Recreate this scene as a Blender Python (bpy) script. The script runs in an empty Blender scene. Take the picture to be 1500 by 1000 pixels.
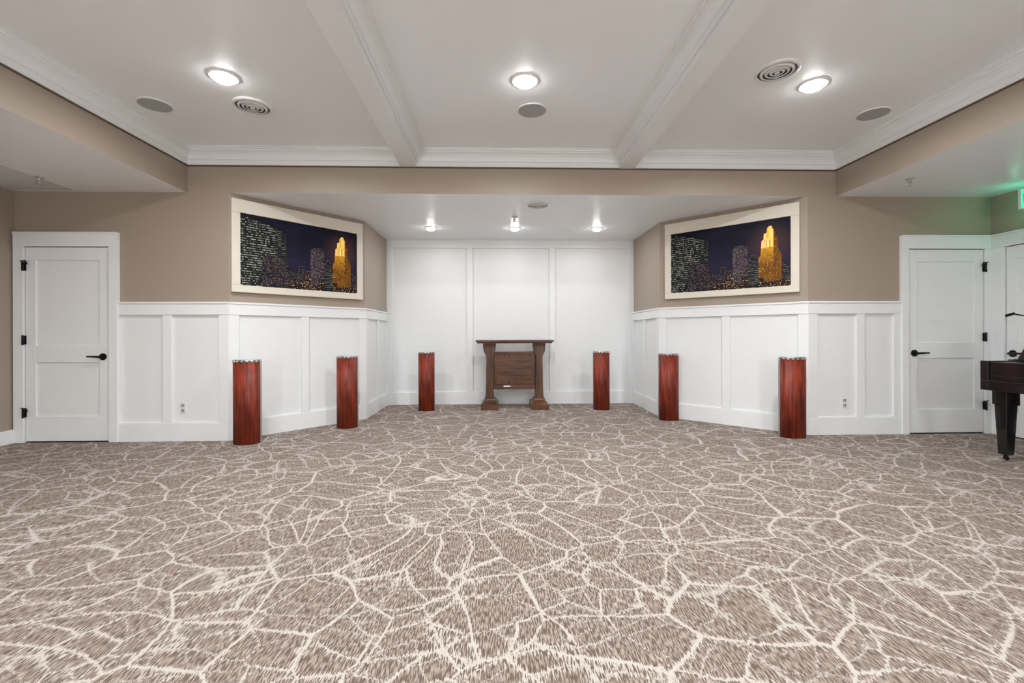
import bpy, bmesh, math
from mathutils import Matrix, Vector
scene = bpy.context.scene
try:
    scene.view_settings.view_transform = 'Standard'
    scene.view_settings.look = 'None'
except Exception: pass

# ------------------------------------------------------------------ nodes
def srgb(r, g, b):
    f = lambda c: (c/255/12.92) if c/255 <= .04045 else ((c/255+.055)/1.055)**2.4
    return (f(r), f(g), f(b), 1)

class NT:
    def __init__(s, name):
        s.mat = bpy.data.materials.new(name); s.mat.use_nodes = True
        s.t = s.mat.node_tree; s.bsdf = s.t.nodes['Principled BSDF']
    def n(s, typ, **kw):
        nd = s.t.nodes.new(typ)
        for k, v in kw.items(): setattr(nd, k, v)
        return nd
    def link(s, a, b): s.t.links.new(a, b)
    def put(s, sock, v):
        if isinstance(v, bpy.types.NodeSocket): s.link(v, sock)
        else: sock.default_value = v
    def math(s, op, a, b=None, c=None, clamp=False):
        nd = s.n('ShaderNodeMath', operation=op); nd.use_clamp = clamp
        s.put(nd.inputs[0], a)
        if b is not None: s.put(nd.inputs[1], b)
        if c is not None: s.put(nd.inputs[2], c)
        return nd.outputs[0]
    def vmath(s, op, a, b=None, scale=None):
        nd = s.n('ShaderNodeVectorMath', operation=op)
        s.put(nd.inputs[0], a)
        if b is not None: s.put(nd.inputs[1], b)
        if scale is not None: s.put(nd.inputs['Scale'], scale)
        return nd.outputs[0]
    def comb(s, x, y, z):
        nd = s.n('ShaderNodeCombineXYZ')
        for i, v in enumerate((x, y, z)): s.put(nd.inputs[i], v)
        return nd.outputs[0]
    def coord(s): return s.n('ShaderNodeTexCoord').outputs['Object']
    def noise(s, vec, scale, detail=2, rough=.5, out='Fac'):
        nd = s.n('ShaderNodeTexNoise'); s.put(nd.inputs['Vector'], vec)
        nd.inputs['Scale'].default_value = scale; nd.inputs['Detail'].default_value = detail
        nd.inputs['Roughness'].default_value = rough
        return nd.outputs[out]
    def step(s, v, a, b, lo=0., hi=1.):
        nd = s.n('ShaderNodeMapRange'); nd.interpolation_type = 'SMOOTHSTEP'
        s.put(nd.inputs[0], v); s.put(nd.inputs[1], a); s.put(nd.inputs[2], b)
        s.put(nd.inputs[3], lo); s.put(nd.inputs[4], hi)
        return nd.outputs[0]
    def mix(s, f, a, b):
        nd = s.n('ShaderNodeMix', data_type='RGBA')
        s.put(nd.inputs[0], f); s.put(nd.inputs[6], a); s.put(nd.inputs[7], b)
        return nd.outputs[2]
    def col(s, v): s.put(s.bsdf.inputs['Base Color'], v)
    def rough(s, v): s.put(s.bsdf.inputs['Roughness'], v)
    def bump(s, h, strength=.2, dist=.01):
        nd = s.n('ShaderNodeBump'); s.put(nd.inputs['Height'], h)
        nd.inputs['Strength'].default_value = strength; nd.inputs['Distance'].default_value = dist
        s.link(nd.outputs[0], s.bsdf.inputs['Normal'])

def simple(name, c, rough=.5, metal=0, bump=None, vary=.03, emis=None, es=0, coat=0):
    m = NT(name); co = m.coord()
    nz = m.noise(co, 6, 3)
    c2 = tuple(max(0, x*(1-vary)) for x in c[:3])+(1,)
    m.col(m.mix(nz, c2, c)); m.rough(rough); m.bsdf.inputs['Metallic'].default_value = metal
    if coat: m.bsdf.inputs['Coat Weight'].default_value = coat
    if bump: m.bump(m.noise(co, bump[0], 3), bump[1], bump[2])
    if emis:
        m.bsdf.inputs['Emission Color'].default_value = emis
        m.bsdf.inputs['Emission Strength'].default_value = es
    return m.mat

M_WHITE = simple('white_paint', (.82, .835, .845, 1), .35)
M_WPANEL = simple('white_wall_panel', (.80, .815, .825, 1), .45)
M_TAUPE = simple('taupe_paint', srgb(162, 148, 134), .5, bump=(180, .08, .002))
M_CEIL = simple('ceiling_paint', (.87, .885, .90, 1), .34, bump=(75, .3, .004))
M_BLACK = simple('black_metal', (.012, .012, .012, 1), .35, .6)
M_GAP = simple('dark_gap', (.01, .01, .01, 1), .9)
M_REVEAL = simple('brown_reveal', srgb(92, 78, 64), .8)
M_ALU = simple('brushed_aluminium', (.66, .67, .69, 1), .32, 1)
M_GREY = simple('grey_grille', (.40, .40, .40, 1), .7, bump=(900, .5, .002))
M_SLOT = simple('grey_slot', (.16, .12, .11, 1), .6)
M_DARKSLOT = simple('vent_dark', (.10, .10, .10, 1), .8)
M_PLASTIC = simple('white_plastic', (.8, .8, .8, 1), .3)
M_FRAME = simple('cream_frame', srgb(224, 217, 204), .45)
M_LENS = simple('lamp_lens', (1, 1, 1, 1), .4, emis=(1, .99, .98, 1), es=50)
M_FILL_GLOBE = simple('fill_globe_glow', (1, 1, 1, 1), .3, emis=(1, .99, .98, 1), es=4)  # glowing skin of the added fill globes
M_EXIT = simple('exit_green', (.02, .5, .25, 1), .4, emis=(.05, 1, .5, 1), es=.9)
M_LACQ = simple('piano_lacquer', (.006, .006, .007, 1), .16, coat=.5)
M_IVORY = simple('ivory_keys', (.8, .78, .72, 1), .25)
M_BRASS = simple('brass', (.7, .5, .2, 1), .3, 1)

def wood(name, dark, light, axis='z', scale=1.0, rough=.35, coat=.2, lo=.36, hi=.68):
    m = NT(name); co = m.coord()
    sc = {'z': (38, 38, 2.2), 'x': (2.2, 38, 38)}[axis]
    v = m.vmath('MULTIPLY', co, tuple(x*scale for x in sc))
    g = m.noise(v, 1, 5, .6)
    w = m.noise(co, 3.0*scale, 2)
    f = m.step(m.math('ADD', m.math('MULTIPLY', g, .8), m.math('MULTIPLY', w, .25)), lo, hi)
    m.col(m.mix(f, dark, light)); m.rough(rough)
    m.bsdf.inputs['Coat Weight'].default_value = coat
    m.bump(g, .08, .002)
    return m.mat
M_CHERRY = wood('cherry_wood', srgb(84, 24, 12), srgb(154, 60, 36), 'z', 1.2, .5, .0, .38, .70)
M_CHERRY.node_tree.nodes['Principled BSDF'].inputs['Specular IOR Level'].default_value = .35
M_WALNUT = wood('walnut_wood', srgb(48, 26, 14), srgb(112, 68, 38), 'z')
M_WALNUTX = wood('walnut_wood_long', srgb(48, 26, 14), srgb(112, 68, 38), 'x')

def carpet():
    m = NT('patterned_carpet'); co = m.coord()
    wob = m.noise(co, 1.6, 1, .5, 'Color')
    cw = m.vmath('ADD', co, m.vmath('SCALE', wob, scale=.05))
    h = m.noise(m.vmath('MULTIPLY', cw, (200, 26, 1)), 1, 1, .5)
    h2 = m.noise(m.vmath('MULTIPLY', m.vmath('ADD', cw, (3, 1, 0)), (160, 20, 1)), 1, 1, .5)
    co2 = m.vmath('ADD', co, m.comb(0., m.math('MULTIPLY', m.math('SUBTRACT', h2, .5), .045), 0.))
    n1 = m.noise(co2, .9, 1, .5, 'Color')
    p1 = m.vmath('ADD', co2, m.vmath('SCALE', m.vmath('SUBTRACT', n1, (.5, .5, .5)), scale=.8))
    n2 = m.noise(m.vmath('ADD', co2, (7.3, 2.1, 0)), 1.2, 1, .5, 'Color')
    p2 = m.vmath('ADD', co2, m.vmath('SCALE', m.vmath('SUBTRACT', n2, (.5, .5, .5)), scale=.7))
    def vor(p, sc, off):
        nd = m.n('ShaderNodeTexVoronoi', feature='DISTANCE_TO_EDGE', voronoi_dimensions='2D')
        m.put(nd.inputs['Vector'], m.vmath('ADD', p, off)); nd.inputs['Scale'].default_value = sc
        return m.math('DIVIDE', nd.outputs['Distance'], sc)
    e1 = vor(p1, 2.9, (0, 0, 0)); e2 = vor(p2, 4.6, (3.3, 1.7, 0)); e3 = vor(p1, 8.0, (9.3, 4.7, 0)); e4 = vor(p2, 2.9, (5.3, 8.1, 0))
    rn = m.noise(co, 75, 2, .6)
    jit = m.math('MULTIPLY', m.math('SUBTRACT', rn, .5), .015)
    wv = m.noise(m.vmath('ADD', co, (1, 5, 0)), 1.9, 1)
    w1 = m.step(wv, .35, .65, .0035, .0085)
    w2 = m.step(wv, .35, .65, .0060, .0018)
    w3 = m.step(m.noise(m.vmath('ADD', co, (11, 3, 0)), 2.2, 1), .36, .60, -.003, .0022)
    def line(e, w, soft=.0022):
        return m.step(m.math('SUBTRACT', m.math('ADD', e, jit), w), -soft, soft, 1., 0.)
    l1 = line(e1, w1); l2 = line(e2, w2); l3 = line(e3, w3); l4 = line(e4, .0020)
    near = m.step(m.math('MINIMUM', e1, e2), 0., .055, 1., 0.)
    patch = m.step(m.noise(m.vmath('ADD', co, (4, 9, 0)), 3.0, 3), .40, .62)
    thr = m.math('SUBTRACT', .68, m.math('MULTIPLY', m.math('MULTIPLY', near, patch), .215))
    st = m.step(m.math('SUBTRACT', m.math('ADD', m.math('MULTIPLY', h, .6), m.math('MULTIPLY', h2, .4)), thr), -.02, .02)
    f = m.math('MAXIMUM', m.math('MAXIMUM', l1, l2), m.math('MAXIMUM', m.math('MULTIPLY', m.math('MAXIMUM', l3, l4), .85), m.math('MULTIPLY', st, .85)))
    brown = m.mix(m.step(h, .42, .60), srgb(102, 88, 79), srgb(156, 143, 133))
    m.col(m.mix(m.math('MULTIPLY', f, .9), brown, srgb(189, 182, 174))); m.rough(.95)
    m.bsdf.inputs['Specular IOR Level'].default_value = .1
    m.bump(m.math('ADD', m.noise(co, 400, 2), m.math('MULTIPLY', f, .6)), .2, .003)
    return m.mat
M_CARPET = carpet()

# ------------------------------------------------------------------ mesh builder
class B:
    def __init__(s): s.bm = bmesh.new(); s.mats = []
    def mi(s, m):
        if m not in s.mats: s.mats.append(m)
        return s.mats.index(m)
    def box(s, x0, x1, y0, y1, z0, z1, m, fm=None):
        v = [s.bm.verts.new((x, y, z)) for z in (z0, z1) for y in (y0, y1) for x in (x0, x1)]
        F = {'-z': (0, 2, 3, 1), '+z': (4, 5, 7, 6), '-y': (0, 1, 5, 4), '+y': (2, 6, 7, 3), '-x': (0, 4, 6, 2), '+x': (1, 3, 7, 5)}
        for k, idx in F.items():
            f = s.bm.faces.new([v[i] for i in idx]); f.material_index = s.mi((fm or {}).get(k, m))
    def prism(s, poly, a0, a1, m, axis='y', smooth=False):
        def P(p, a):
            return {'y': (p[0], a, p[1]), 'z': (p[0], p[1], a), 'x': (a, p[0], p[1])}[axis]
        A = [s.bm.verts.new(P(p, a0)) for p in poly]; C = [s.bm.verts.new(P(p, a1)) for p in poly]
        i = s.mi(m); n = len(poly); fs = []
        fs.append(s.bm.faces.new(A)); fs.append(s.bm.faces.new(C[::-1]))
        for k in range(n):
            f = s.bm.faces.new([A[k], C[k], C[(k+1) % n], A[(k+1) % n]]); f.smooth = smooth; fs.append(f)
        for f in fs: f.material_index = i
        bmesh.ops.recalc_face_normals(s.bm, faces=fs)
    def frustum(s, r0, r1, z0, z1, m):
        v = [s.bm.verts.new(p) for r, z in ((r0, z0), (r1, z1)) for p in ((r[0], r[2], z), (r[1], r[2], z), (r[1], r[3], z), (r[0], r[3], z))]
        fs = [s.bm.faces.new([v[i] for i in q]) for q in ((3, 2, 1, 0), (4, 5, 6, 7), (0, 1, 5, 4), (1, 2, 6, 5), (2, 3, 7, 6), (3, 0, 4, 7))]
        for f in fs: f.material_index = s.mi(m)
    def lathe(s, prof, m, c=(0, 0, 0), seg=32, smooth=True):
        rings = []
        for r, z in prof:
            if r < 1e-5: rings.append([s.bm.verts.new((c[0], c[1], c[2]+z))])
            else: rings.append([s.bm.verts.new((c[0]+r*math.cos(2*math.pi*k/seg), c[1]+r*math.sin(2*math.pi*k/seg), c[2]+z)) for k in range(seg)])
        fs = []
        for a, b in zip(rings, rings[1:]):
            for k in range(seg):
                k2 = (k+1) % seg
                if len(a) == 1 and len(b) == 1: continue
                if len(a) == 1: q = [a[0], b[k], b[k2]]
                elif len(b) == 1: q = [a[k], b[0], a[k2]]
                else: q = [a[k], b[k], b[k2], a[k2]]
                f = s.bm.faces.new(q); f.material_index = s.mi(m); f.smooth = smooth; fs.append(f)
        bmesh.ops.recalc_face_normals(s.bm, faces=fs)
    def cyl(s, p0, p1, r, m, seg=16, r2=None):
        p0 = Vector(p0); p1 = Vector(p1); d = p1-p0
        mat = Matrix.Translation((p0+p1)/2) @ d.to_track_quat('Z', 'Y').to_matrix().to_4x4()
        n0 = len(s.bm.faces)
        bmesh.ops.create_cone(s.bm, cap_ends=True, segments=seg, radius1=r, radius2=r if r2 is None else r2, depth=d.length, matrix=mat)
        s.bm.faces.ensure_lookup_table()
        i = s.mi(m)
        for f in s.bm.faces[n0:]: f.material_index = i; f.smooth = len(f.verts) == 4
    def poly(s, pts, m):
        f = s.bm.faces.new([s.bm.verts.new(p) for p in pts]); f.material_index = s.mi(m)
    def obj(s, name, mat=None, parent=None, bevel=0, seg=2):
        me = bpy.data.meshes.new(name); s.bm.to_mesh(me); s.bm.free()
        for m in s.mats: me.materials.append(m)
        o = bpy.data.objects.new(name, me); scene.collection.objects.link(o)
        if mat is not None: o.matrix_world = mat
        if parent:
            o.parent = parent
        if bevel:
            b = o.modifiers.new('bevel', 'BEVEL'); b.width = bevel; b.segments = seg; b.limit_method = 'ANGLE'; b.angle_limit = .6
        return o

def empty(name, mat=None):
    o = bpy.data.objects.new(name, None); scene.collection.objects.link(o)
    if mat is not None: o.matrix_world = mat
    return o
def child(b, name, parent, bevel=0):
    o = b.obj(name, None, None, bevel); o.parent = parent; return o

def frame(P0, P1):
    d = Vector((P1[0]-P0[0], P1[1]-P0[1], 0)); L = d.length; d.normalize()
    y = Vector((-d.y, d.x, 0))
    m = Matrix.Identity(4)
    for i in range(3):
        m[i][0] = d[i]; m[i][1] = y[i]; m[i][2] = (0, 0, 1)[i]
    m[0][3] = P0[0]; m[1][3] = P0[1]
    return m, L

# ------------------------------------------------------------------ room data
XL, XR, YB, YR = -5.0, 5.438, 4.865, -5.0
HL, HU = 2.60, 3.05
CX0, CX1 = -3.249, 3.689      # upper recess
PA = [(-2.828, 4.865), (-1.757, 6.05), (-1.757, 7.25), (2.17, 7.25), (2.17, 6.05), (3.377, 4.865)]
RAIL, RAILB, BASE = 1.445, 1.318, .197

b = B(); b.box(XL-.1, XR+.1, YR-.1, 7.4, -.1, 0, M_CARPET); b.obj('floor')

walls = {
 'left': ((XL, YR), (XL, YB), 'taupe'),
 'front_left': ((XL, YB), PA[0], 'split'),
 'angled_left': (PA[0], PA[1], 'split'),
 'alcove_left': (PA[1], PA[2], 'split'),
 'alcove_back': (PA[2], PA[3], 'white'),
 'alcove_right': (PA[3], PA[4], 'split'),
 'angled_right': (PA[4], PA[5], 'split'),
 'front_right': (PA[5], (XR, YB), 'split'),
 'right': ((XR, YB), (XR, YR), 'taupe'),
 'rear': ((XR, YR), (XL, YR), 'taupe')}
FR = {}
for k, (p, q, kind) in walls.items():
    m, L = frame(p, q); FR[k] = (m, L)
    b = B()
    if kind == 'split':
        b.box(0, L, 0, .1, 0, 1.4, M_WPANEL); b.box(0, L, 0, .1, 1.4, HL, M_TAUPE)
    else:
        b.box(0, L, 0, .1, 0, HL, M_WPANEL if kind == 'white' else M_TAUPE)
    b.obj('wall_'+k, m)

# ceiling: high recess with lower soffits round it
tp = {'+x': M_TAUPE, '-x': M_TAUPE, '-y': M_TAUPE, '+y': M_TAUPE}
b = B(); b.box(CX0-.1, CX1+.1, YR, YB+.1, HU, HU+.1, M_CEIL); b.obj('ceiling')
b = B(); b.box(XL-.1, CX0, YR-.1, YB, HL, HU+.1, M_CEIL, tp); b.obj('ceiling_soffit_left')
b = B(); b.box(CX1, XR+.1, YR-.1, YB, HL, HU+.1, M_CEIL, tp); b.obj('ceiling_soffit_right')
b = B(); b.box(XL-.1, XR+.1, YB, 7.4, HL, HU+.1, M_CEIL, tp); b.obj('ceiling_alcove')
b = B(); b.box(CX0, CX1, YR-.1, YR, HL, HU+.1, M_CEIL, tp); b.obj('ceiling_soffit_rear')

# crown moulding and beams
prof = [(0, -.165), (.018, -.165), (.018, -.118), (.032, -.112), (.036, -.095), (.046, -.07), (.066, -.048), (.09, -.036), (.09, -.024), (.105, -.022), (.108, -.01), (.12, -.008), (.12, 0), (0, 0)]
def crown_y(b, x, sgn, y0, y1): b.prism([(x+sgn*d, HU+z) for d, z in prof], y0, y1, M_WHITE, 'y')
def crown_x(b, y, sgn, x0, x1): b.prism([(y+sgn*d, HU+z) for d, z in prof], x0, x1, M_WHITE, 'x')
b = B()
crown_y(b, CX0, 1, YR, YB); crown_y(b, CX1, -1, YR, YB)
crown_x(b, YB, -1, CX0, CX1); crown_x(b, YR, 1, CX0, CX1)
b.box(CX0, CX0+.006, YR, YB, HU-.178, HU-.165, M_REVEAL)
b.box(CX1-.006, CX1, YR, YB, HU-.178, HU-.165, M_REVEAL)
b.box(CX0, CX1, YB-.006, YB, HU-.178, HU-.165, M_REVEAL)
b.obj('trim_1')
for i, (x0, x1) in enumerate(((-1.03, -.86), (1.30, 1.465))):
    b = B(); b.box(x0, x1, YR, YB, HU-.168, HU, M_WHITE)
    b.prism([(x1+d*.85, HU+z*.75) for d, z in prof], YR, YB, M_WHITE, 'y')
    b.prism([(x0-d*.85, HU+z*.75) for d, z in prof], YR, YB, M_WHITE, 'y')
    b.obj('ceiling_beam')

# ------------------------------------------------------------------ wainscot
BT = .022
def wains(idx, key, segs, battens, base=None):
    m, L = FR[key]; b = B()
    for s0, s1 in segs:
        b.box(s0, s1, -.027, 0, RAILB, RAIL-.012, M_WHITE)
        b.box(s0, s1, -.036, 0, RAIL-.012, RAIL+.008, M_WHITE)
    for s0, s1 in battens: b.box(s0, s1, -BT, 0, BASE, RAILB, M_WHITE)
    b.obj('trim_%d' % idx, m, bevel=.002)
    b = B()
    for s0, s1 in (base or segs):
        b.box(s0, s1, -.026, 0, 0, BASE-.012, M_WHITE); b.box(s0, s1, -.020, 0, BASE-.012, BASE, M_WHITE)
    b.obj('baseboard_'+key, m, bevel=.002)
bw = .092
e = .008
L = FR['front_left'][1]
wains(2, 'front_left', [(1.061, L+e)], [(1.506, 1.598), (L-bw, L+e)])
L = FR['angled_left'][1]
wains(3, 'angled_left', [(-e, L)], [(-e, bw), (L/2-bw/2, L/2+bw/2), (L-bw, L)])
L = FR['alcove_left'][1]
wains(4, 'alcove_left', [(-e, L)], [(-e, bw), (L/2-bw/2, L/2+bw/2), (L-bw, L-.02)])
L = FR['alcove_right'][1]
wains(5, 'alcove_right', [(0, L+e)], [(.02, bw), (L/2-bw/2, L/2+bw/2), (L-bw, L+e)])
L = FR['angled_right'][1]
wains(6, 'angled_right', [(0, L+e)], [(0, bw), (L/2-bw/2, L/2+bw/2), (L-bw, L+e)])
L = FR['front_right'][1]
wains(7, 'front_right', [(-e, 1.023), (2.045, L)], [(-e, bw), (.526, .618), (.94, 1.023)])
m, L = FR['alcove_back']
b = B()
b.box(0, L, -.03, 0, HL-.125, HL, M_WHITE)
for c in (.046, L/3, 2*L/3, L-.046): b.box(c-.046, c+.046, -.03, 0, BASE, HL-.125, M_WHITE)
b.obj('trim_8', m, bevel=.002)
b = B(); b.box(0, L, -.032, 0, 0, BASE, M_WHITE); b.obj('baseboard_alcove_back', m, bevel=.002)
m, L = FR['left']; b = B(); b.box(0, L-.03, -.02, 0, 0, .14, M_WHITE); b.obj('baseboard_left', m, bevel=.002)
m, L = FR['right']; b = B(); b.box(1.3, L, -.02, 0, 0, .14, M_WHITE); b.obj('baseboard_right', m, bevel=.002)
m, L = FR['rear']; b = B(); b.box(0.03, L-.03, -.02, 0, 0, .14, M_WHITE); b.obj('baseboard_rear', m, bevel=.002)

# ------------------------------------------------------------------ doors
def door(idx, key, s0, s1, hinge, cl=.105, cr=.09):
    m, _ = FR[key]; e0 = empty('door_%d' % idx, m)
    H = 2.02; z0 = .014; st = .105
    b = B()
    b.box(s0+.003, s1-.003, -.009, -.002, z0, H-.003, M_WHITE)
    for a, c in ((s0+.003, s0+st), (s1-st, s1-.003)): b.box(a, c, -.022, -.002, z0, H-.003, M_WHITE)
    for a, c in ((z0, .27), (.83, 1.0), (1.885, H-.003)): b.box(s0+st, s1-st, -.022, -.002, a, c, M_WHITE)
    child(b, 'leaf', e0, .0025)
    b = B()
    b.box(s0-.006, s1+.006, -.004, -.001, 0.001, H+.004, M_GAP); child(b, 'gap', e0)
    b = B()
    b.box(s0-cl, s0-.004, -.042, -.001, 0.001, H+.004, M_WHITE); b.box(s1+.004, s1+cr, -.042, -.001, 0.001, H+.004, M_WHITE)
    b.box(s0-cl, s1+cr, -.044, -.001, H+.004, 2.155, M_WHITE)
    b.box(s0-cl, s1+cr, -.05, -.001, 2.155, 2.172, M_WHITE)
    child(b, 'casing', e0, .002)
    hx = s0 if hinge == 'L' else s1; sg = 1 if hinge == 'L' else -1
    b = B()
    for z in (1.82, 1.06, .31):
        b.cyl((hx, -.05, z-.05), (hx, -.05, z+.05), .009, M_BLACK)
        b.box(min(hx, hx+sg*.012), max(hx, hx+sg*.012), -.0235, -.018, z-.045, z+.045, M_BLACK)
        b.box(hx-.004, hx+.004, -.05, -.018, z-.045, z+.045, M_BLACK)
    for z in (1.82, .31):
        b.cyl((hx, -.055, z+.052), (hx+sg*.05, -.075, z+.052), .005, M_BLACK)
        b.cyl((hx+sg*.05, -.075, z+.052), (hx+sg*.05, -.055, z+.02), .007, M_BLACK)
        b.cyl((hx-sg*.02, -.055, z+.052), (hx, -.055, z+.052), .005, M_BLACK)
    child(b, 'hinges', e0)
    kx = (s1-.065) if hinge == 'L' else (s0+.065); sg2 = -1 if hinge == 'L' else 1
    b = B(); z = .885
    b.cyl((kx, -.02, z), (kx, -.032, z), .036, M_BLACK, 24)
    b.cyl((kx, -.03, z), (kx, -.075, z), .013, M_BLACK)
    b.cyl((kx, -.07, z), (kx+sg2*.125, -.07, z+.004), .012, M_BLACK, 16, .009)
    child(b, 'lever_handle', e0)
door(1, 'front_left', .123, .971, 'L')
door(2, 'front_right', 1.101, 1.952, 'R', .078, .09)
door(3, 'right', .17, 1.05, 'R', .14, .12)

def outlet(key, s, z):
    m, _ = FR[key]; b = B()
    b.box(s-.036, s+.036, -.006, 0, z-.057, z+.057, M_PLASTIC)
    for dz in (-.027, .027):
        b.box(s-.018, s+.018, -.009, 0, z+dz-.018, z+dz+.018, M_GREY)
        for dx in (-.008, .008): b.box(s+dx-.002, s+dx+.002, -.0095, 0, z+dz-.006, z+dz+.008, M_GAP)
    b.obj('wall_outlet', m, bevel=.001)
outlet('front_left', 1.70, .345); outlet('front_right', .40, .345)

# ------------------------------------------------------------------ cityscape pictures
def windows(name, base, lit, lit2, nx, nz, thr, wx=.62, wz=.5, glow=.06, top=None):
    m = NT(name); co = m.coord()
    sep = m.n('ShaderNodeSeparateXYZ'); m.link(co, sep.inputs[0])
    X = m.math('MULTIPLY', sep.outputs[0], nx); Z = m.math('MULTIPLY', sep.outputs[2], nz)
    cx = m.math('FLOOR', X); cz = m.math('FLOOR', Z)
    cell = m.comb(cx, cz, 0.)
    wn = m.n('ShaderNodeTexWhiteNoise'); wn.noise_dimensions = '2D'; m.link(cell, wn.inputs['Vector'])
    rows = m.noise(m.vmath('MULTIPLY', cell, (.12, 1.3, 1)), 1., 2)
    lum = m.math('ADD', m.math('MULTIPLY', wn.outputs['Value'], .45), m.math('MULTIPLY', rows, .55))
    on = m.step(lum, thr, thr+.3)
    inx = m.math('LESS_THAN', m.math('FRACT', X), wx); inz = m.math('LESS_THAN', m.math('FRACT', Z), wz)
    f = m.math('MULTIPLY', m.math('MULTIPLY', inx, inz), on)
    litc = m.mix(m.math('FRACT', m.math('MULTIPLY', wn.outputs['Value'], 7.3)), lit, lit2)
    soft = m.noise(co, 9, 2)
    bc = m.mix(soft, base, tuple(x*1.8 for x in base[:3])+(1,))
    if top: bc = m.mix(m.step(sep.outputs[2], top[0], top[1]), bc, top[2])
    c = m.mix(f, bc, litc); m.col(c); m.rough(.4); m.bsdf.inputs['Specular IOR Level'].default_value = .2
    m.put(m.bsdf.inputs['Emission Color'], c); m.bsdf.inputs['Emission Strength'].default_value = glow
    return m.mat
W_A = windows('print_tower_windows', srgb(10, 12, 17), srgb(176, 184, 170), srgb(110, 100, 78), 64, 40, .34, wx=.9, wz=.40)
W_A2 = windows('print_tower_side', srgb(15, 18, 22), srgb(122, 130, 122), srgb(100, 92, 70), 26, 46, .36, wx=.95, wz=.36)
W_B = windows('print_block_windows', srgb(14, 16, 28), srgb(96, 108, 124), srgb(180, 130, 75), 100, 78, .44, wx=.7)
W_C = windows('print_round_tower', srgb(32, 28, 38), srgb(150, 132, 130), srgb(98, 82, 80), 80, 60, .28, wx=.8, wz=.5)
W_D = windows('print_front_lights', srgb(22, 16, 20), srgb(250, 218, 155), srgb(185, 112, 50), 70, 56, .46)
W_G = windows('print_gold_tower', srgb(96, 56, 10), srgb(44, 24, 5), srgb(222, 168, 62), 70, 34, .28, wx=.45, wz=.6, top=(.22, .50, srgb(226, 160, 36)))
W_GT = windows('print_gold_top', srgb(246, 198, 74), srgb(255, 248, 205), srgb(150, 88, 18), 52, 9, .25, wx=.38, wz=.85)
W_GD = windows('print_gold_shade', srgb(92, 54, 10), srgb(190, 134, 44), srgb(60, 34, 6), 100, 34, .35, wx=.5, wz=.7)
def skymat():
    m = NT('print_night_sky'); co = m.coord()
    sep = m.n('ShaderNodeSeparateXYZ'); m.link(co, sep.inputs[0])
    t = m.step(sep.outputs[2], .15, .65)
    c = m.mix(t, srgb(32, 28, 56), srgb(9, 11, 30))
    flat = m.vmath('MULTIPLY', co, (1, 0, 1))
    cl = m.noise(m.vmath('MULTIPLY', co, (1.5, 0, 5)), 1.6, 4, .6)
    c = m.mix(m.step(cl, .45, .75, 0., .35), c, srgb(46, 38, 78))
    g = m.n('ShaderNodeVectorMath', operation='DISTANCE'); m.put(g.inputs[0], flat); m.put(g.inputs[1], (1.16, 0, .5))
    c = m.mix(m.step(g.outputs['Value'], .05, .30, .5, 0.), c, srgb(96, 62, 60))
    m.col(c); m.rough(.4); m.bsdf.inputs['Specular IOR Level'].default_value = .2; return m.mat
W_SKY = skymat()
IW, IH = 1.365, .77
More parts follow.
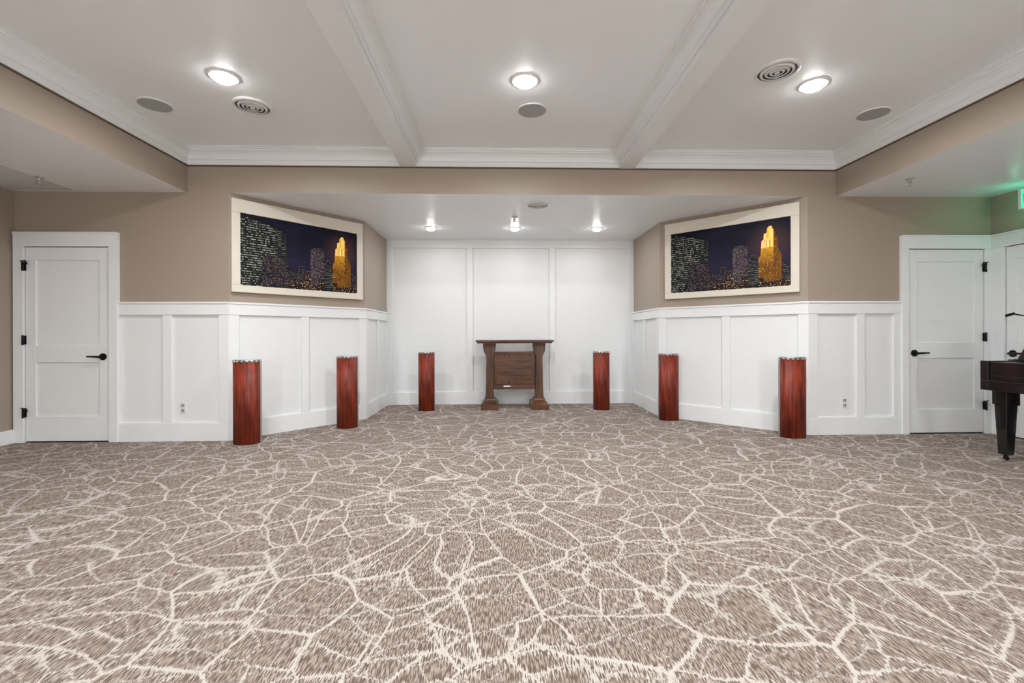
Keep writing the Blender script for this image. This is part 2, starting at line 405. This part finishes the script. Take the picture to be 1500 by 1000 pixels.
def picture(key, s_start):
    m, _ = FR[key]; e0 = empty('framed_cityscape_picture', m @ Matrix.Translation((s_start, 0, 1.56)))
    W, H = 1.53, .985; bl, bb, bt = .083, .075, .14
    b = B()
    b.box(0, W, -.045, -.003, 0, bb, M_FRAME); b.box(0, W, -.045, -.003, H-bt, H, M_FRAME)
    b.box(0, bl, -.045, -.003, bb, H-bt, M_FRAME); b.box(W-bl, W, -.045, -.003, bb, H-bt, M_FRAME)
    b.box(.01, W-.01, -.02, -.002, .01, H-.01, M_FRAME)
    child(b, 'frame', e0, .004)
    b = B()
    b.box(0, IW, -.012, 0, 0, IH, W_SKY)
    def P(pts, mt, k):
        b.poly([(x*IW, -.012-.0004*k, z*IH) for x, z in pts], mt)
    P([(.34, 0), (.34, .30), (.40, .30), (.40, .24), (.45, .24), (.45, .36), (.50, .36), (.50, .30), (.55, .30), (.55, 0)], W_B, 1)
    P([(.60, 0), (.60, .30), (.68, .30), (.68, .44), (.74, .44), (.74, 0)], W_B, 1)
    arc = [(.555+.062*(1-math.cos(math.pi*t/8)), .62+.04*math.sin(math.pi*t/8)) for t in range(9)]
    P([(.555, 0)] + arc + [(.679, 0)], W_C, 2)
    P([(.50, 0), (.50, .22), (.56, .24), (.56, .0)], W_D, 3)
    P([(.69, 0), (.69, .46), (.72, .52), (.755, .46), (.76, 0)], W_B, 3)
    P([(.760, 0), (.760, .44), (.778, .48), (.782, .62), (.905, .64), (.912, .54), (.935, .46), (.935, 0)], W_G, 4)
    P([(.875, 0), (.875, .62), (.905, .64), (.912, .54), (.935, .46), (.935, 0)], W_GD, 5)
    P([(.782, .58), (.785, .69), (.80, .71), (.803, .79), (.824, .81), (.828, .87), (.842, .90), (.862, .90), (.868, .86), (.882, .83), (.886, .75), (.902, .73), (.905, .60)], W_GT, 5)
    P([(.875, .60), (.875, .84), (.882, .83), (.886, .75), (.902, .73), (.905, .60)], W_GD, 6)
    P([(.62, 0), (.62, .18), (.72, .2), (.72, .14), (.80, .14), (.80, .08), (1, .10), (1, 0)], W_D, 6)
    P([(.935, .08), (.935, .34), (.97, .36), (.97, .30), (1, .30), (1, .08)], W_B, 6)
    P([(.68, .0), (.68, .30), (.76, .27), (.76, .0)], W_A2, 7)
    P([(.34, 0), (.34, .10), (.43, .12), (.5, .10), (.62, .07), (.62, 0)], W_D, 7)
    P([(0, 0), (0, .93), (.10, .97), (.10, .93), (.26, .87), (.26, 0)], W_A, 8)
    P([(.26, 0), (.26, .87), (.345, .80), (.345, 0)], W_A2, 9)
    P([(.16, .0), (.16, .42), (.22, .46), (.36, .39), (.37, 0)], W_B, 10)
    o = child(b, 'print', e0); o.location = (bl-.0005, -.022, bb)
picture('angled_left', .016)
picture('angled_right', 1.69-1.53-.070)

# ------------------------------------------------------------------ pedestal columns
def pedestal(x, yfront, w=.26):
    e0 = empty('wood_column_pedestal', Matrix.Translation((x, yfront+.10, 0)))
    H = .855; bow = .10; a = w/2-.004
    arc = [(-a*math.cos(math.pi*t/24), -bow*math.sin(math.pi*t/24)**.9) for t in range(25)]
    b = B(); b.prism(arc, .004, H-.026, M_CHERRY, 'z', True); child(b, 'curved_wood_front', e0)
    b = B(); b.box(-w/2, w/2, .001, .026, 0, H-.012, M_ALU); child(b, 'aluminium_back', e0, .002)
    b = B()
    b.prism([(p[0], p[1]) for p in arc]+[(a, .018), (-a, .018)], H-.010, H, M_ALU, 'z')
    b.prism([(p[0]*.95, p[1]*.92) for p in arc], H-.026, H-.010, M_SLOT, 'z')
    for t in range(1, 8):
        an = math.pi*t/8; px, py = -a*math.cos(an), -bow*math.sin(an)**.9
        b.cyl((px*.96, py*.96, H-.026), (px*.96, py*.96, H-.010), .012, M_ALU, 12)
    child(b, 'vented_cap', e0)
for x, y, w in ((-2.573, 4.64, .27), (-1.808, 5.40, .25), (-1.05, 6.58, .24), (1.512, 6.55, .245), (2.189, 5.70, .26), (3.137, 4.67, .275)):
    pedestal(x, y, w)

# ------------------------------------------------------------------ lectern table
e0 = empty('wooden_lectern_table', Matrix.Translation((.24, 6.9, 0)))
b = B()
b.box(-.575, .575, -.23, .23, .990, 1.02, M_WALNUTX); b.box(-.555, .555, -.21, .21, .972, .990, M_WALNUTX)
child(b, 'top', e0, .006)
for i, sg in enumerate((-1, 1)):
    c = sg*.37
    L_ = [(.070, .13), (.064, .20), (.058, .32), (.054, .60), (.050, .72), (.052, .77), (.066, .81), (.085, .84), (.094, .88), (.100, .972)]
    pts = [(c+sg*w, z) for w, z in L_] + [(c-sg*w*.9, z) for w, z in reversed(L_)]
    b = B(); b.prism(pts, -.09, .09, M_WALNUT, 'y'); b.box(c-.095, c+.095, -.11, .11, .925, .95, M_WALNUTX)
    child(b, 'post_%d' % (i+1), e0, .004)
    b = B()
    b.frustum((c-.13, c+.13, -.26, .26), (c-.13, c+.13, -.26, .26), 0, .075, M_WALNUTX)
    b.frustum((c-.13, c+.13, -.26, .26), (c-.085, c+.085, -.16, .16), .075, .115, M_WALNUTX)
    b.frustum((c-.085, c+.085, -.12, .12), (c-.08, c+.08, -.11, .11), .115, .15, M_WALNUTX)
    child(b, 'foot_%d' % (i+1), e0, .005)
b = B()
b.box(-.32, .32, -.03, .03, .30, .84, M_WALNUTX)
b.box(-.30, .30, -.045, .03, .36, .80, M_WALNUT)
b.box(-.26, .26, -.055, -.04, .40, .76, M_WALNUTX)
b.box(-.315, .315, -.055, .045, .28, .33, M_WALNUTX)
b.box(-.315, .315, -.06, .04, .81, .845, M_WALNUTX)
child(b, 'front_panel', e0, .004)

# ------------------------------------------------------------------ ceiling fittings
def downlight(x, y, z, power, r=.078, spread=math.radians(165), halo=0):
    e0 = empty('recessed_downlight', Matrix.Translation((x, y, z)))
    b = B(); b.lathe([(r*1.4, 0), (r*1.4, -.006), (r*1.25, -.012), (r, -.010), (r, 0)], M_PLASTIC); child(b, 'trim_ring', e0)
    b = B(); b.lathe([(r, -.008), (r*.97, -.018), (r*.75, -.034), (r*.4, -.042), (0, -.045)], M_LENS); child(b, 'lens', e0)
    l = bpy.data.lights.new('downlight_lamp', 'AREA'); l.shape = 'DISK'; l.size = r*1.9; l.energy = power; l.color = (.96, .985, 1); l.spread = spread
    o = bpy.data.objects.new('lamp', l); scene.collection.objects.link(o); o.parent = e0; o.location = (0, 0, -.050)
for yy, pw in ((3.49, 36), (1.0, 22), (-1.5, 34)):
    for x in (-2.06, .21, 2.47): downlight(x, yy, HU, pw)
for x in (-.94, .235, 1.395): downlight(x, 6.40, HL, 6.5, .058, math.radians(178))

def speaker(x, y, z, r=.13):
    b = B(); b.lathe([(r, 0), (r, -.006), (r-.008, -.009), (r-.01, -.007)], M_PLASTIC); b.lathe([(r-.01, -.006), (r*.5, -.007), (0, -.0075)], M_GREY)
    b.obj('ceiling_speaker', Matrix.Translation((x, y, z)))
for x, y in ((-2.89, 3.93), (.30, 3.95), (3.33, 3.94)): speaker(x, y, HU)
def vent(x, y, z, r=.155):
    b = B(); b.lathe([(r, 0), (r, -.006), (r*.86, -.02), (r*.84, -.012), (r*.86, 0)], M_PLASTIC)
    b.lathe([(r*.85, -.002), (0, -.002)], M_DARKSLOT)
    for k in (.74, .54, .34): b.lathe([(r*k, -.004), (r*k, -.014), (r*(k-.11), -.024), (r*(k-.12), -.018), (r*(k-.02), -.008)], M_PLASTIC)
    b.lathe([(r*.12, -.012), (r*.12, -.022), (0, -.024)], M_PLASTIC)
    b.obj('round_air_diffuser', Matrix.Translation((x, y, z)))
vent(-2.08, 3.93, HU); vent(2.07, 3.31, HU); vent(.46, 5.24, HL, .13)
def sprinkler(x, y, z):
    b = B(); b.lathe([(.038, 0), (.036, -.006), (.02, -.01), (.012, -.012), (.012, -.03), (.016, -.032), (.016, -.038), (0, -.038)], M_ALU, seg=20)
    b.cyl((-.012, 0, -.036), (-.004, 0, -.062), .003, M_ALU, 8); b.cyl((.012, 0, -.036), (.004, 0, -.062), .003, M_ALU, 8)
    b.cyl((0, 0, -.036), (0, 0, -.06), .003, M_ALU, 8)
    b.lathe([(0, -.060), (.02, -.061), (.024, -.064), (0, -.065)], M_ALU, seg=20)
    b.obj('fire_sprinkler', Matrix.Translation((x, y, z)))
for x, y in ((-4.32, 4.42), (4.0, 4.30), (.21, 5.8)): sprinkler(x, y, HL-.001)
b = B(); b.box(-4.98, -4.33, 4.10, 4.80, HL-.004, HL, simple('ceiling_shadow_grey', (.66, .66, .66, 1), .5)); b.obj('ceiling_shadow_patch')  # thin grey sheet standing in for the shadow on the low ceiling

# exit sign, flag mounted on the right wall
e0 = empty('exit_sign', Matrix.Translation((5.28, 4.33, 2.42)))
b = B(); b.box(-.15, .15, -.012, .012, -.10, .10, M_PLASTIC); b.box(.14, .158, -.04, .04, -.06, .06, M_PLASTIC); child(b, 'housing', e0, .003)
b = B(); b.box(-.142, .138, -.016, .016, -.09, .09, M_EXIT); child(b, 'green_face', e0)
cu = bpy.data.curves.new('exit_text', 'FONT'); cu.body = 'EXIT'; cu.size = .14; cu.align_x = 'CENTER'; cu.align_y = 'CENTER'; cu.extrude = .001
cu.materials.append(M_PLASTIC)
t = bpy.data.objects.new('lettering', cu); scene.collection.objects.link(t); t.parent = e0; t.rotation_euler = (math.pi/2, 0, 0); t.location = (0, -.018, 0)
l = bpy.data.lights.new('exit_glow', 'POINT'); l.energy = .7; l.color = (.1, 1, .6); l.shadow_soft_size = .05
o = bpy.data.objects.new('glow_lamp', l); scene.collection.objects.link(o); o.parent = e0; o.location = (-.02, .1, 0)

# ------------------------------------------------------------------ baby grand piano
e0 = empty('grand_piano', Matrix.Translation((4.29, 3.93, 0)))   # local +x = length, -y = keyboard width
Wd = 1.40; Ln = 1.08
def rim(o=0.):
    pts = [(.27, o), (Ln-.22, o)]
    for k in range(1, 9): a = math.pi/2*(1-k/8); pts.append((Ln-.22+(.22+o)*math.cos(a), -.26+(.26+o)*math.sin(a)))
    for k in range(1, 13):
        t = k/12; pts.append((Ln-(Ln-.62)*(3*t*t-2*t**3)+o*(1-t), -.26-(Wd-.26)*t**.9-o*t))
    pts.append((.27, -Wd-o)); return pts
b = B(); b.prism(rim(), .60, .845, M_LACQ, 'z'); child(b, 'case', e0, .004)
b = B(); b.prism(rim(.012), .847, .866, M_LACQ, 'z'); child(b, 'lid', e0, .004)
b = B()
b.box(0, .28, -Wd, 0, .60, .69, M_LACQ); b.box(.0, .29, -.07, 0, .69, .858, M_LACQ); b.box(0, .29, -Wd, -Wd+.07, .69, .858, M_LACQ)
b.box(.17, .27, -Wd+.07, -.07, .69, .845, M_LACQ); b.box(.012, .27, -Wd+.07, -.07, .735, .85, M_LACQ)
b.box(.012, .022, -Wd+.07, -.07, .69, .735, M_LACQ); child(b, 'key_bed', e0, .005)
b = B(); kw = (Wd-.15)/52
for k in range(52): b.box(.024, .17, -.075-kw*(k+1)+.0008, -.075-kw*k-.0008, .69, .712, M_IVORY)
child(b, 'white_keys', e0)
b = B()
for k in range(51):
    if k % 7 in (0, 2, 3, 5, 6): b.box(.075, .17, -.075-kw*(k+1)-.006, -.075-kw*(k+1)+.006, .712, .722, M_LACQ)
child(b, 'black_keys', e0)
b = B()
for x, y in ((.10, -.12), (.10, -Wd+.12), (Ln-.20, -.42)):
    b.frustum((x-.035, x+.035, y-.035, y+.035), (x-.05, x+.05, y-.05, y+.05), .05, .48, M_LACQ)
    b.box(x-.06, x+.06, y-.06, y+.06, .48, .60, M_LACQ)
    b.cyl((x, y, .03), (x, y, .05), .018, M_BLACK)
    b.cyl((x, y-.012, .02), (x, y+.012, .02), .02, M_BRASS)
child(b, 'legs', e0, .004)
b = B()
b.prism([(.20, .866), (.215, .866), (.36, 1.10), (.345, 1.105)], -Wd+.35, -.12, M_LACQ, 'y')
b.box(.17, .25, -Wd+.35, -.12, .866, .876, M_LACQ)
child(b, 'music_desk', e0, .002)
b = B(); b.box(.62, .70, -.75, -.65, .05, .60, M_LACQ) ; b.box(.45, .70, -.78, -.62, .05, .08, M_LACQ)
for k in (-.75, -.70, -.65): b.cyl((.46, k, .065), (.36, k, .055), .012, M_BRASS)
child(b, 'pedal_lyre', e0, .002)
b = B(); lx, ly, lz = .47, -.09, .866
b.lathe([(0, .018), (.06, .016), (.065, 0), (0, 0)], M_BLACK, (lx, ly, lz)); b.cyl((lx, ly, lz+.01), (lx, ly, lz+.36), .006, M_BLACK)
b.cyl((lx, ly, lz+.36), (lx-.26, ly, lz+.40), .006, M_BLACK); b.cyl((lx-.26, ly, lz+.405), (lx-.33, ly, lz+.385), .012, M_BLACK); child(b, 'lamp_arm', e0)

# ------------------------------------------------------------------ added fill lamps, unseen behind the viewpoint
def fill_globe(x, y, z, power, r=.16):  # made-up light source, added to brighten ceiling and walls
    e0 = empty('added_fill_globe', Matrix.Translation((x, y, z)))
    b = B(); b.lathe([(r*math.sin(math.pi*k/16), r*math.cos(math.pi*k/16)) for k in range(17)], M_FILL_GLOBE); child(b, 'fill_globe', e0)
    b = B(); b.cyl((0, 0, r*.95), (0, 0, HU-z), .008, M_BLACK); b.cyl((0, 0, HU-z-.02), (0, 0, HU-z), .06, M_BLACK); child(b, 'added_fill_stem', e0)
    l = bpy.data.lights.new('fill_globe_light', 'POINT'); l.energy = power; l.color = (.95, .98, 1); l.shadow_soft_size = r*1.15
    o = bpy.data.objects.new('lamp', l); scene.collection.objects.link(o); o.parent = e0
for x in (-2.1, 2.5):
    fill_globe(x, -1.8, 1.5, 410); fill_globe(x, -3.7, 1.5, 420)

w = bpy.data.worlds.new('world'); scene.world = w; w.use_nodes = True
w.node_tree.nodes['Background'].inputs[0].default_value = (.8, .85, .9, 1); w.node_tree.nodes['Background'].inputs[1].default_value = .3

# ------------------------------------------------------------------ camera
cam = bpy.data.cameras.new('camera'); cam.lens = 16; cam.sensor_width = 36; cam.shift_y = -10/1500; cam.clip_start = .02
co = bpy.data.objects.new('camera', cam); scene.collection.objects.link(co)
co.matrix_world = Matrix.Translation((0, 0, 1.10)) @ Matrix.Rotation(-math.atan(.03), 4, 'Z') @ Matrix.Rotation(math.pi/2, 4, 'X') @ Matrix.Rotation(-.0031, 4, 'Z')
scene.camera = co
